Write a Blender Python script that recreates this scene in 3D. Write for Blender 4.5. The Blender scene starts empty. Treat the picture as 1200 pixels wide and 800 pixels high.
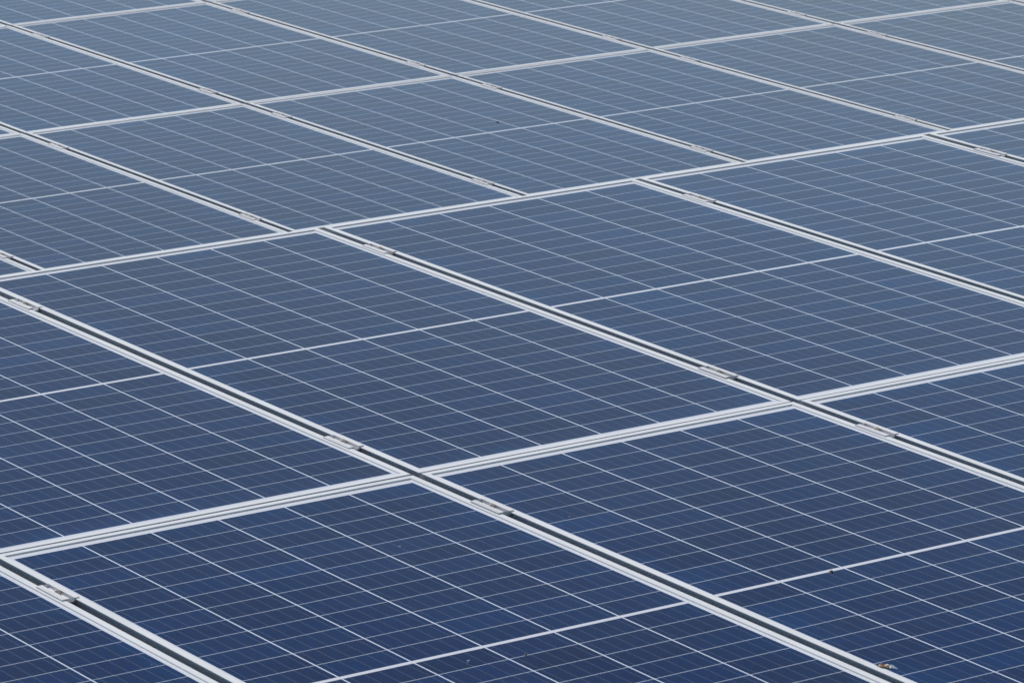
import bpy, bmesh, math, random
from mathutils import Matrix, Vector
random.seed(7)
sc = bpy.context.scene
COL = sc.collection

# ------------------------------------------------------------------ survey
PU, PV = 1.019118, 2.026957          # module pitch across / along the slope
CELL_L = 1.946645                    # length of the cell field
CP = 0.15875                         # cell pitch across
SG, CG = 0.0031, 0.0020              # string gap, cell gap
MID = 0.0130                         # gap between the two half strings
PA = ((CELL_L - MID) / 2 + CG) / 12
GAP_U, GAP_V = 0.0210, 0.0074
W, L = PU - GAP_U, PV - GAP_V
LIP = 0.0036                         # frame top above the glass
OFF = Vector((4.178217, 5.667571, -1.025945))   # far array seen from the near one
TILT = math.radians(6.03)
H0 = 1.35                            # height of the near array's top edge
TABLE = Matrix.Translation((0, 0, H0)) @ Matrix.Rotation(TILT, 4, 'X')

def place(u, v, h=0.0, far=False):
    p = Vector((u, -v, h))
    if far: p = p + OFF
    return TABLE @ p

# ------------------------------------------------------------------ materials
def newmat(name):
    m = bpy.data.materials.new(name); m.use_nodes = True
    nt = m.node_tree
    return m, nt, nt.nodes['Principled BSDF']

class N:
    def __init__(s, nt): s.nt = nt
    def m(s, op, a, b=None, c=None, clamp=False):
        n = s.nt.nodes.new('ShaderNodeMath'); n.operation = op; n.use_clamp = clamp
        for k, x in enumerate((a, b, c)):
            if x is None: continue
            if isinstance(x, (int, float)): n.inputs[k].default_value = x
            else: s.nt.links.new(x, n.inputs[k])
        return n.outputs[0]
    def node(s, t, **kw):
        n = s.nt.nodes.new(t)
        for k, x in kw.items(): setattr(n, k, x)
        return n
    def link(s, a, b): s.nt.links.new(a, b)
    def mix(s, f, a, b, mode='MIX'):
        n = s.nt.nodes.new('ShaderNodeMix'); n.data_type = 'RGBA'; n.blend_type = mode
        for sock, x in ((n.inputs[0], f), (n.inputs[6], a), (n.inputs[7], b)):
            if isinstance(x, (int, float)): sock.default_value = x
            elif isinstance(x, tuple): sock.default_value = x + (1,) if len(x) == 3 else x
            else: s.nt.links.new(x, sock)
        return n.outputs[2]
    def noise(s, vec, scale, detail=3, rough=.5, dim='3D'):
        n = s.nt.nodes.new('ShaderNodeTexNoise'); n.noise_dimensions = dim
        n.inputs['Scale'].default_value = scale; n.inputs['Detail'].default_value = detail
        n.inputs['Roughness'].default_value = rough
        s.nt.links.new(vec, n.inputs['Vector']); return n
    def maprange(s, x, a, b, c, d):
        n = s.nt.nodes.new('ShaderNodeMapRange')
        s.nt.links.new(x, n.inputs[0])
        for k, y in zip((1, 2, 3, 4), (a, b, c, d)): n.inputs[k].default_value = y
        return n.outputs[0]

def cell_material():
    m, nt, bs = newmat('laminate'); n = N(nt)
    tc = n.node('ShaderNodeTexCoord'); oi = n.node('ShaderNodeObjectInfo')
    sep = n.node('ShaderNodeSeparateXYZ'); n.link(tc.outputs['Object'], sep.inputs[0])
    X, Y = sep.outputs[0], sep.outputs[1]
    # across
    xs = n.m('ADD', n.m('DIVIDE', X, CP), 3.0)
    xi = n.m('FLOOR', xs)
    xf = n.m('SUBTRACT', xs, xi)
    dx = n.m('MULTIPLY', n.m('SUBTRACT', .5, n.m('ABSOLUTE', n.m('SUBTRACT', xf, .5))), CP)  # metres to string line
    inx = n.m('GREATER_THAN', dx, SG / 2)
    infx = n.m('LESS_THAN', n.m('ABSOLUTE', X), 3 * CP)
    # along
    ya = n.m('ABSOLUTE', Y)
    yy = n.m('SUBTRACT', ya, MID / 2 - CG / 2)
    ys = n.m('DIVIDE', yy, PA)
    yi = n.m('FLOOR', ys)
    yf = n.m('SUBTRACT', ys, yi)
    dy = n.m('MULTIPLY', n.m('SUBTRACT', .5, n.m('ABSOLUTE', n.m('SUBTRACT', yf, .5))), PA)
    iny = n.m('GREATER_THAN', dy, CG / 2)
    infy = n.m('MULTIPLY', n.m('GREATER_THAN', ys, 0.0), n.m('LESS_THAN', ys, 12.0))
    field = n.m('MULTIPLY', infx, infy)
    cell = n.m('MULTIPLY', n.m('MULTIPLY', inx, iny), field)
    # busbars: five ribbons a cell
    bf = n.m('FRACT', n.m('MULTIPLY', xf, 5.0))
    db = n.m('MULTIPLY', n.m('ABSOLUTE', n.m('SUBTRACT', bf, .5)), CP / 5)
    bus = n.m('MULTIPLY', n.m('LESS_THAN', db, 0.00075), field)
    # per cell identity
    sgn = n.m('SIGN', Y)
    cid = n.node('ShaderNodeCombineXYZ')
    n.link(xi, cid.inputs[0]); n.link(n.m('MULTIPLY', sgn, n.m('ADD', yi, 3.0)), cid.inputs[1])
    n.link(n.m('MULTIPLY', oi.outputs['Random'], 137.0), cid.inputs[2])
    wn = n.node('ShaderNodeTexWhiteNoise', noise_dimensions='3D'); n.link(cid.outputs[0], wn.inputs['Vector'])
    sw = n.node('ShaderNodeSeparateColor'); n.link(wn.outputs['Color'], sw.inputs[0])
    r1, r2, r3 = sw.outputs[0], sw.outputs[1], sw.outputs[2]
    # shift of the grain for each module
    sh = n.node('ShaderNodeVectorMath', operation='ADD'); n.link(tc.outputs['Object'], sh.inputs[0])
    cz = n.node('ShaderNodeCombineXYZ'); n.link(n.m('MULTIPLY', oi.outputs['Random'], 91.0), cz.inputs[2])
    n.link(cz.outputs[0], sh.inputs[1])
    v = sh.outputs[0]
    vor = n.node('ShaderNodeTexVoronoi'); vor.inputs['Scale'].default_value = 85
    n.link(v, vor.inputs['Vector'])
    vs = n.node('ShaderNodeSeparateColor'); n.link(vor.outputs['Color'], vs.inputs[0])
    vor2 = n.node('ShaderNodeTexVoronoi'); vor2.inputs['Scale'].default_value = 260
    n.link(v, vor2.inputs['Vector'])
    vs2 = n.node('ShaderNodeSeparateColor'); n.link(vor2.outputs['Color'], vs2.inputs[0])
    big = n.noise(v, 5.0, 2, .5)
    base = n.mix(r1, (.0008, .0120, .070), (.0040, .0110, .056))
    base = n.mix(n.m('MULTIPLY', n.m('POWER', r2, 3.0), .8), base, (.0005, .0230, .105))
    base = n.mix(n.m('MULTIPLY', vs.outputs[0], .46), base, (.001, .022, .085))
    base = n.mix(n.m('MULTIPLY', vs.outputs[1], .36), base, (.014, .013, .034))
    # blue anti-reflex hue where the module edge cells are thicker coated
    edge = n.maprange(n.m('ABSOLUTE', X), .38, .50, 0, 1)
    edge2 = n.maprange(ya, .90, .98, 0, 1)
    e = n.m('MULTIPLY', n.m('MAXIMUM', edge, edge2), n.maprange(big.outputs[0], .42, .62, 0, .80))
    base = n.mix(e, base, (.0005, .028, .110))
    val = n.m('ADD', .70, n.m('ADD', n.m('MULTIPLY', r3, .26), n.m('MULTIPLY', vs2.outputs[0], .36)))
    vm = n.node('ShaderNodeVectorMath', operation='SCALE'); n.link(base, vm.inputs[0]); n.link(val, vm.inputs['Scale'])
    base = vm.outputs[0]
    base = n.mix(n.m('MULTIPLY', bus, .60), base, (.10, .135, .21))
    sheetc = n.mix(n.noise(v, 9, 4).outputs[0], (.56, .59, .675), (.64, .67, .75))
    sheetc = n.mix(field, sheetc, n.mix(n.m('LESS_THAN', n.m('ABSOLUTE', Y), MID / 2), n.mix(inx, (.62, .70, .84), (.42, .49, .61)), (.43, .48, .57)))
    colr = n.mix(cell, sheetc, base)
    # ribbons crossing the narrow gaps
    colr = n.mix(n.m('MULTIPLY', bus, n.m('SUBTRACT', 1.0, cell)), colr, (.42, .46, .53))
    # dust: thin film, slightly thicker along the lower edge, plus small dried spots
    d1 = n.noise(v, 2.2, 5, .6); d2 = n.noise(v, 38, 3, .6)
    dust = n.m('MULTIPLY', n.maprange(d1.outputs[0], .35, .75, .0, 1), n.maprange(d2.outputs[0], .3, .7, .4, 1))
    low = n.maprange(Y, -.975, -.90, 1, 0)
    dust = n.m('ADD', n.m('MULTIPLY', dust, .016), n.m('MULTIPLY', low, .02), clamp=True)
    sv = n.node('ShaderNodeTexVoronoi'); sv.inputs['Scale'].default_value = 22; n.link(v, sv.inputs['Vector'])
    ss = n.node('ShaderNodeSeparateColor'); n.link(sv.outputs['Color'], ss.inputs[0])
    spot = n.m('MULTIPLY', n.m('LESS_THAN', sv.outputs['Distance'], n.m('MULTIPLY', ss.outputs[1], .07)), n.m('GREATER_THAN', ss.outputs[0], .965))
    dust = n.m('ADD', dust, n.m('MULTIPLY', spot, .30), clamp=True)
    colr = n.mix(dust, colr, (.36, .37, .38))
    n.link(colr, bs.inputs['Base Color'])
    rough = n.m('ADD', .06, n.m('MULTIPLY', d1.outputs[0], .06))
    n.link(rough, bs.inputs['Roughness'])
    bs.inputs['IOR'].default_value = GLASS_IOR
    return m
GLASS_IOR = 1.36

def alu(name, col, metal, rough, streak=.04):
    m, nt, bs = newmat(name); n = N(nt)
    tc = n.node('ShaderNodeTexCoord'); oi = n.node('ShaderNodeObjectInfo')
    sh = n.node('ShaderNodeVectorMath', operation='ADD'); n.link(tc.outputs['Object'], sh.inputs[0])
    cz = n.node('ShaderNodeCombineXYZ'); n.link(n.m('MULTIPLY', oi.outputs['Random'], 50.0), cz.inputs[2])
    n.link(cz.outputs[0], sh.inputs[1])
    a = n.noise(sh.outputs[0], 4, 5, .6); b = n.noise(sh.outputs[0], 120, 2, .6)
    f = n.m('ADD', n.m('MULTIPLY', n.maprange(a.outputs[0], .3, .7, 0, 1), .7), n.m('MULTIPLY', b.outputs[0], .3))
    dark = tuple(c * (1 - streak * 3) for c in col)
    n.link(n.mix(f, dark, col), bs.inputs['Base Color'])
    bs.inputs['Metallic'].default_value = metal
    bs.inputs['Specular IOR Level'].default_value = .5 if metal > .2 else .25
    n.link(n.m('ADD', rough - .05, n.m('MULTIPLY', a.outputs[0], .12)), bs.inputs['Roughness'])
    return m

M_CELL = cell_material()
M_FRAME = alu('anodised_frame', (.63, .665, .72), 0, .60, .045)
M_CLAMP = alu('clamp_aluminium', (.68, .69, .73), .12, .45, .05)
M_BOLT = alu('stainless_bolt', (.62, .60, .55), .4, .35, .05)
M_RAIL = alu('rail_aluminium', (.50, .52, .54), .6, .45, .05)
M_STEEL = alu('galvanised_steel', (.38, .39, .40), .6, .5, .08)

def ground_material():
    m, nt, bs = newmat('dry_gravel'); n = N(nt)
    tc = n.node('ShaderNodeTexCoord'); v = tc.outputs['Object']
    a = n.noise(v, .6, 6, .6); b = n.noise(v, 28, 4, .7)
    c = n.mix(n.maprange(a.outputs[0], .4, .6, 0, 1), (.10, .11, .06), (.19, .17, .13))
    c = n.mix(n.maprange(b.outputs[0], .35, .7, 0, .6), c, (.25, .235, .20))
    n.link(c, bs.inputs['Base Color']); bs.inputs['Roughness'].default_value = .95
    bp = n.node('ShaderNodeBump'); bp.inputs['Strength'].default_value = .6; bp.inputs['Distance'].default_value = .03
    n.link(b.outputs[0], bp.inputs['Height']); n.link(bp.outputs[0], bs.inputs['Normal'])
    return m

def plain(name, col, rough=.7):
    m, nt, bs = newmat(name); n = N(nt)
    tc = n.node('ShaderNodeTexCoord'); a = n.noise(tc.outputs['Object'], 300, 3, .6)
    n.link(n.mix(a.outputs[0], tuple(c * .6 for c in col), tuple(min(1, c * 1.3) for c in col)), bs.inputs['Base Color'])
    bs.inputs['Roughness'].default_value = rough
    return m

# ------------------------------------------------------------------ mesh helpers
def mesh_of(name, bm, mat, smooth=False):
    bmesh.ops.recalc_face_normals(bm, faces=bm.faces)
    me = bpy.data.meshes.new(name); bm.to_mesh(me); bm.free()
    me.materials.append(mat)
    if smooth:
        for p in me.polygons: p.use_smooth = True
    return me

def bm_box(bm, x0, x1, y0, y1, z0, z1):
    vs = [bm.verts.new((x, y, z)) for x in (x0, x1) for y in (y0, y1) for z in (z0, z1)]
    for f in ((0, 1, 3, 2), (4, 6, 7, 5), (0, 4, 5, 1), (2, 3, 7, 6), (0, 2, 6, 4), (1, 5, 7, 3)):
        bm.faces.new([vs[i] for i in f])

def frame_mesh():
    # cross section (d = inward from the outer face, z up from the glass)
    prof = [(0, LIP - .0355), (0, LIP - .0310), (.0045, LIP - .0290), (.0045, LIP - .0040), (0, LIP - .0022), (0, LIP - .0005), (.0005, LIP), (.0145, LIP), (.0151, LIP - .0005), (.0158, .0005),  # groove in the outer side is added to put the gaps in shade
            (.0174, .0001), (.0174, -.0001), (.0158, -.0001), (.0158, -.0075), (.0065, -.0075), (.0065, LIP - .0337), (.028, LIP - .0337), (.028, LIP - .0355)]
    bm = bmesh.new(); rings = []
    for d, z in prof:
        x, y = W / 2 - d, L / 2 - d
        rings.append([bm.verts.new(p) for p in ((-x, -y, z), (x, -y, z), (x, y, z), (-x, y, z))])
    for i in range(len(rings)):
        a, b = rings[i], rings[(i + 1) % len(rings)]
        for k in range(4):
            bm.faces.new((a[k], a[(k + 1) % 4], b[(k + 1) % 4], b[k]))
    return mesh_of('frame', bm, M_FRAME)

def laminate_mesh():
    bm = bmesh.new(); d = .0150
    bm_box(bm, -W / 2 + d, W / 2 - d, -L / 2 + d, L / 2 - d, -.0052, 0)
    return mesh_of('laminate', bm, M_CELL)

def bracket_mesh():
    """Mid clamp extrusion: two lips over the frames, a channel between them; origin on the frame tops."""
    z = .0028; hl = .0520
    out = [(-.0200, 0.0002), (-.0200, z), (-.0165, z), (-.0161, z - .0008), (-.0157, z), (-.0132, z), (-.0128, z - .0008), (-.0124, z),
           (-.0070, z), (-.0068, z - .0005), (-.0068, -.0042), (.0076, -.0042), (.0076, z - .0005),
           (.0078, z), (.0190, z), (.0190, .0002), (.0094, .0002), (.0094, -.0064), (-.0086, -.0064), (-.0086, .0002)]
    bm = bmesh.new()
    a = [bm.verts.new((x, -hl, zz)) for x, zz in out]; b = [bm.verts.new((x, hl, zz)) for x, zz in out]
    m = len(out)
    for i in range(m): bm.faces.new((a[i], a[(i + 1) % m], b[(i + 1) % m], b[i]))
    fa = bm.faces.new(a); fb = bm.faces.new(b)
    bmesh.ops.triangulate(bm, faces=[fa, fb])
    return mesh_of('bracket', bm, M_CLAMP)

def bolt_mesh():
    bm = bmesh.new()
    def ring(r, z, k): return [bm.verts.new((r * math.cos(2 * math.pi * i / k), r * math.sin(2 * math.pi * i / k), z)) for i in range(k)]
    K = 24
    prof = [(.0034, -.030), (.0034, -.0041), (.0067, -.0041), (.0067, -.0030), (.0058, -.0030), (.0058, .0044), (.0052, .0053),
            (.0030, .0053), (.0030, .0028)]
    rs = [ring(r, z, K) for r, z in prof]
    for p, q in zip(rs, rs[1:]):
        for i in range(K): bm.faces.new((p[i], p[(i + 1) % K], q[(i + 1) % K], q[i]))
    bm.faces.new(rs[0]); bm.faces.new(rs[-1])
    return mesh_of('bolt', bm, M_BOLT)

ME_FRAME, ME_LAM, ME_BR, ME_BOLT = frame_mesh(), laminate_mesh(), bracket_mesh(), bolt_mesh()

def child(name, me, parent, loc=(0, 0, 0)):
    o = bpy.data.objects.new(name, me); COL.objects.link(o); o.parent = parent; o.location = loc
    return o

def thing(name, loc, label, cat, group=None, rot=True):
    o = bpy.data.objects.new(name, None); COL.objects.link(o)
    o.empty_display_size = .1
    o.location = loc
    if rot: o.rotation_euler = (TILT, 0, 0)
    o['label'] = label; o['category'] = cat
    if group: o['group'] = group
    return o

def clone(proto, loc, label):
    r = proto.copy(); COL.objects.link(r); r.location = loc; r['label'] = label
    for ch in proto.children:
        c = ch.copy(); COL.objects.link(c); c.parent = r
    return r

# ------------------------------------------------------------------ the modules
# (far?, row, column) -> words that point to it in the photograph
ORD = ['leftmost', 'second from left', 'third from left', 'fourth from left', 'fifth from left', 'sixth from left', 'seventh from left', 'eighth from left']
panel_rows = [  # far, row, columns in view, words
    (False, 0, range(0, 5), "near array's upper row"),
    (False, 1, range(-1, 3), "near array's bottom row"),
    (True, 0, range(-2, 6), "far array's front row"),
    (True, -1, range(-1, 5), "far array's middle row"),
    (True, -2, range(0, 3), "far array's hindmost row"),
]
DET = {  # looks that set a module apart
    (False, 1, 0): 'deep blue', (False, 1, 1): 'deep blue', (False, 1, -1): 'dark navy', (False, 1, 2): 'deep blue',
}
MARK = {(False, 1, 1): ' with a dried dropping',
        (True, 0, 1): ' with one black speck'}
proto = None
def add_panel(far, r, c, label):
    global proto
    loc = place((c + .5) * PU, (r + .5) * PV, 0, far)
    # modules are never laid perfectly: a millimetre here and there
    rnd = random.Random(hash((far, r, c)) & 0xffff)
    loc = loc + Vector((rnd.uniform(-.0008, .0008), rnd.uniform(-.0006, .0006), 0))
    tilt = (TILT + math.radians(rnd.gauss(0, .022)), math.radians(rnd.gauss(0, .022)), 0)
    if proto is None:
        proto = thing('solar_panel', loc, label, 'solar panel', 'framed solar panels of the two arrays')
        child('frame', ME_FRAME, proto); child('laminate', ME_LAM, proto); o = proto
    else: o = clone(proto, loc, label)
    o.rotation_euler = tilt
built = set()
for far, r, cols, words in panel_rows:
    cols = list(cols)
    for k, c in enumerate(cols):
        tone = DET.get((far, r, c), 'pale grey-blue' if far else 'mid-blue')
        place_w = 'rightmost' if k == len(cols) - 1 else ORD[k]
        add_panel(far, r, c, f"{tone} panel{MARK.get((far, r, c), '')}, {place_w} in {words}")
        built.add((far, r, c))
# the arrays run on a little past the frame
extra = [(False, 0, -1), (False, 0, 5), (False, 1, -2), (False, 1, 3), (False, 2, -1), (False, 2, 0), (False, 2, 1), (False, 2, 2),
         (True, 0, -3), (True, 0, 6), (True, -1, -2), (True, -1, 5), (True, -2, -1), (True, -2, 3), (True, -2, 4), (True, -2, 5)]
for far, r, c in extra:
    side = 'left' if c < 1 else 'right'
    rown = {(False, 0): "near array's upper row", (False, 1): "near array's bottom row", (False, 2): "near array's hidden third row",
            (True, 0): "far array's front row", (True, -1): "far array's middle row", (True, -2): "far array's hindmost row"}[(far, r)]
    cnt = {-3: 'three places', -2: 'two places', -1: 'one place'}.get(c, f'column {c}')
    add_panel(far, r, c, f"blue panel past photo's {side} edge, {rown}, {cnt if c < 0 else ['zeroth', 'first', 'second', 'third', 'fourth', 'fifth', 'sixth'][c] + ' column'}")
    built.add((far, r, c))

# ------------------------------------------------------------------ clamps over the gaps
cproto = None
def add_clamp(far, r, g, end, label):
    global cproto
    rnd = random.Random((g * 31 + r * 7 + (5 if far else 0) + end * 3) & 0xffff)
    v = (r + (.142 if end == 0 else .857)) * PV + rnd.uniform(-.004, .004)
    loc = place(g * PU, v, LIP, far)
    if cproto is None:
        cproto = thing('panel_clamp', loc, label, 'clamp', 'bolted clamps in the gaps between panels')
        child('bracket', ME_BR, cproto); child('bolt', ME_BOLT, cproto, (.0004, .002, 0))
    else: clone(cproto, loc, label)

# far, row, end(0 upper 1 lower), gap -> words
RN = {(False, 0): "near array's upper row", (False, 1): "near array's bottom row", (True, 0): "far array's front row",
      (True, -1): "far array's middle row", (True, -2): "far array's hindmost row", (False, 2): "near array's hidden third row"}
first_col = {(f, r): min(c) for f, r, c, w in panel_rows}
NUM = ['before the first', 'first', 'second', 'third', 'fourth', 'fifth', 'sixth', 'seventh', 'eighth', 'ninth']
for far, r in ((False, 0), (False, 1), (True, 0), (True, -1), (True, -2)):
    for g in range(-3, 7):
        if (far, r, g - 1) in built and (far, r, g) in built:
            k = g - first_col[(far, r)]
            for end in (0, 1):
                wh = 'upper' if end == 0 else 'lower'
                if 1 <= k <= 8:
                    lab = f"clamp with bolt at {wh} end of {NUM[k]} gap from left, {RN[(far, r)]}"
                else:
                    lab = f"clamp with bolt at {wh} end of the gap past left edge, {RN[(far, r)]}"
                add_clamp(far, r, g, end, lab)

# ------------------------------------------------------------------ what carries them
def support(far, u0, u1, rows, label):
    base = place((u0 + u1) / 2, (rows[0] + rows[-1] + 1) / 2 * PV, 0, far); base.z = 0
    t = thing('support_frame', base, label, 'support frame', rot=False)
    R = Matrix.Rotation(TILT, 4, 'X')
    for r in rows:
        for fr in (.142, .857):
            p = place((u0 + u1) / 2, (r + fr) * PV, -.0320, far)
            bm = bmesh.new(); h = (u1 - u0) / 2
            # C rail: open slot on top
            for x0, x1, z0, z1 in ((-.020, .020, -.042, -.039), (-.020, -.017, -.039, -.003), (.017, .020, -.039, -.003),
                                   (-.020, -.006, -.003, 0), (.006, .020, -.003, 0)):
                bm_box(bm, -h, h, x0, x1, z0, z1)
            me = mesh_of('rail', bm, M_RAIL)
            o = child('rail', me, t); o.matrix_local = Matrix.Translation(p - base) @ R
    for i in range(int((u1 - u0) // 2.2) + 1):
        u = u0 + .6 + i * 2.2
        for fr in (rows[0] + .3, rows[-1] + .7):
            p = place(u, fr * PV, -.0760, far)
            bm = bmesh.new()
            for x0, x1, y0, y1 in ((-.03, .03, .035, .04), (-.03, .03, -.04, -.035), (-.003, .003, -.035, .035)):
                bm_box(bm, x0, x1, y0, y1, -.3 - p.z + .3, 0)
            me = mesh_of('post', bm, M_STEEL)
            o = child('post', me, t); o.location = p - base
        a, b = place(u, rows[0] * PV + .15, -.0760, far), place(u, (rows[-1] + 1) * PV - .15, -.0760, far)
        bm = bmesh.new(); ln = (a - b).length
        bm_box(bm, -.025, .025, -ln / 2, ln / 2, -.06, 0)
        me = mesh_of('rafter', bm, M_STEEL)
        o = child('rafter', me, t); o.matrix_local = Matrix.Translation((a + b) / 2 - base) @ R
support(False, -2.0, 6.1, [0, 1, 2], 'metal rails and posts carrying the near array from beneath')
support(True, -3.0, 7.1, [-2, -1, 0], 'metal rails and posts carrying the far array from beneath')

# ------------------------------------------------------------------ droppings, specks
def lump(name, pts, mat, loc, label, cat, seed=1, group=None):
    rnd = random.Random(seed); bm = bmesh.new()
    for (x, y, rx, ry, rz) in pts:
        r = bmesh.ops.create_icosphere(bm, subdivisions=3, radius=1)
        ph = rnd.uniform(0, 6)
        for v in r['verts']:
            k = 1 + .18 * math.sin(4 * v.co.x + ph) * math.cos(3 * v.co.y + ph) + rnd.uniform(-.03, .03)
            v.co = Vector((v.co.x * rx * k + x, v.co.y * ry * k + y, max(-.05, v.co.z * k) * rz))
    o = bpy.data.objects.new(name, mesh_of(name, bm, mat, True)); COL.objects.link(o)
    o.location = loc; o.rotation_euler = (TILT, 0, 0)
    if label: o['label'] = label; o['category'] = cat
    if group: o['group'] = group
    return o
M_BLACK = plain('dark_dirt', (.012, .012, .014), .6)
M_CREAM = plain('dried_cream', (.74, .62, .44), .8)
M_BROWN = plain('dried_brown', (.17, .080, .045), .8)
M_PALE = plain('dried_pale_wash', (.17, .25, .34), .8)
t = thing('bird_dropping', place(1.0625, 3.560, 0), 'small brown and cream dried dropping beside the frame at bottom right', 'dropping')
def spot(name, pts, mat, seed):
    pts = [tuple(q * 1.25 for q in p) for p in pts]
    o = lump(name, pts, mat, (0, 0, 0), None, None, seed); o.rotation_euler = (0, 0, 0); o.parent = t
spot('dark_crumb', [(-.0060, .0060, .0045, .006, .0030), (-.0105, .0085, .0030, .006, .0022), (-.003, .0115, .004, .003, .0035)], M_BROWN, 2)
spot('cream_crumb', [(.0005, .001, .0040, .0045, .0048), (-.0085, .0075, .0018, .003, .0036), (.0025, -.003, .003, .004, .002)], M_CREAM, 3)
spot('pale_wash', [(.0075, -.0035, .0045, .012, .0006), (.0105, .002, .003, .005, .0007), (.0065, -.010, .003, .006, .0016)], M_PALE, 4)
lump('dirt_speck', [(0, 0, .0034, .0040, .0034), (-.006, -.004, .004, .004, .0006)], M_BLACK, place(1.3345, 3.048, 0), 'black speck on the white midline of the bottom right panel', 'dirt speck', 5)
lump('dirt_speck', [(0, 0, .0030, .0042, .0022)], M_BLACK, place(.5476, 3.1236, 0), 'tiny black speck on a thin cell line near the photo\'s bottom centre', 'dirt speck', 6)
lump('dirt_speck', [(0, 0, .0045, .0060, .0040)], M_BLACK, place(1.6744, .8663, 0, True), 'tiny black speck beside a cell line on a far front-row panel', 'dirt speck', 7)
M_GREY = plain('grey_dust_mark', (.06, .075, .10), .8)
lump('smudge', [(0, 0, .0045, .0125, .0012), (.008, -.030, .004, .012, .0008)], M_GREY, place(2.9663, 1.4938, 0, True), 'faint dark smudge on a far front-row panel, upper right of photo', 'smudge', 8)
lump('dust_mark', [(0, 0, .0025, .0030, .0005)], M_PALE, place(.7185, 2.4274, 0), 'tiny pale dot on the deep blue panel at bottom centre', 'dust mark', 9)
lump('dust_mark', [(0, 0, .0018, .0022, .0003), (.006, .006, .003, .003, .00015)], M_PALE, place(.4365, 3.0964, 0), 'faint pale smear just below the white midline near the photo\'s foot', 'dust mark', 10)
# ------------------------------------------------------------------ ground
bm = bmesh.new()
S = 400; K = 8
g = [[bm.verts.new((-S + 2 * S * i / K, -S + 2 * S * j / K, 0)) for j in range(K + 1)] for i in range(K + 1)]
for i in range(K):
    for j in range(K): bm.faces.new((g[i][j], g[i + 1][j], g[i + 1][j + 1], g[i][j + 1]))
go = bpy.data.objects.new('ground', mesh_of('ground', bm, ground_material())); COL.objects.link(go); go['kind'] = 'structure'

# ------------------------------------------------------------------ light
SUN_EL, SUN_AZ = math.radians(62), math.radians(4)     # azimuth clockwise from +Y
SKY, SUN, EXPO = .055, 5.0, -.45
HZ_TOP, HZ_LOW = .46, .27            # pale haze and thin cloud added along the horizon to grade the glass reflections
HZ_A, HZ_B = (5.8, 11.2, 20.5), (12.2, 15.7, 17.6)
w = bpy.data.worlds.new('World'); sc.world = w; w.use_nodes = True
nt = w.node_tree; bg = nt.nodes['Background']
sky = nt.nodes.new('ShaderNodeTexSky'); sky.sky_type = 'NISHITA'; sky.sun_disc = False
sky.sun_elevation = SUN_EL; sky.sun_rotation = SUN_AZ
sky.air_density = 1.0; sky.dust_density = 1.5; sky.ozone_density = 1.2
n = N(nt)
wtc = n.node('ShaderNodeTexCoord'); wsp = n.node('ShaderNodeSeparateXYZ'); n.link(wtc.outputs['Generated'], wsp.inputs[0])
wsc = n.node('ShaderNodeVectorMath', operation='MULTIPLY'); n.link(wtc.outputs['Generated'], wsc.inputs[0]); wsc.inputs[1].default_value = (1, 1, 3)
cl = n.noise(wsc.outputs[0], 3.2, 4, .5)
zz = n.m('ADD', wsp.outputs[2], n.m('MULTIPLY', n.m('SUBTRACT', cl.outputs[0], .5), .10))
hz = n.maprange(zz, HZ_TOP, HZ_LOW, 0, 1)
hz.node.interpolation_type = 'SMOOTHSTEP'
hc = n.mix(n.maprange(n.m('SUBTRACT', n.m('MULTIPLY', cl.outputs[0], .30), wsp.outputs[2]), -.24, -.06, 0, 1), HZ_A, HZ_B)
nt.links.new(n.mix(hz, sky.outputs[0], hc), bg.inputs['Color']); bg.inputs['Strength'].default_value = SKY
sl = bpy.data.lights.new('sun', 'SUN'); sl.energy = SUN; sl.angle = math.radians(.53); sl.color = (1, .96, .90)
so = bpy.data.objects.new('sun', sl); COL.objects.link(so)
d = Vector((math.sin(SUN_AZ) * math.cos(SUN_EL), math.cos(SUN_AZ) * math.cos(SUN_EL), math.sin(SUN_EL)))
so.rotation_euler = d.to_track_quat('Z', 'Y').to_euler(); so.location = d * 30

# ------------------------------------------------------------------ camera
R = Matrix(((0.82624825, -0.56330608, 0.000298438), (-0.144645002, -0.212674923, -0.966357698), (0.544418637, 0.79840819, -0.257201692)))
C = Vector((-3.921871913, -9.634335606, 2.707345756))
cam = bpy.data.cameras.new('camera'); co = bpy.data.objects.new('camera', cam); COL.objects.link(co)
mm = Matrix((R[0], -R[1], -R[2])).transposed().to_4x4(); mm.translation = C
co.matrix_world = TABLE @ mm
cam.sensor_width = 36; cam.lens = 5220.83 / 1200 * 36
cam.clip_start = .1; cam.clip_end = 2000
cam.dof.use_dof = True; cam.dof.focus_distance = 10.6; cam.dof.aperture_fstop = 24
sc.camera = co
vs = sc.view_settings
sc.display_settings.display_device = 'sRGB'
vs.view_transform = 'Standard'; vs.look = 'None'; vs.exposure = EXPO; vs.gamma = 1; vs.use_curve_mapping = False
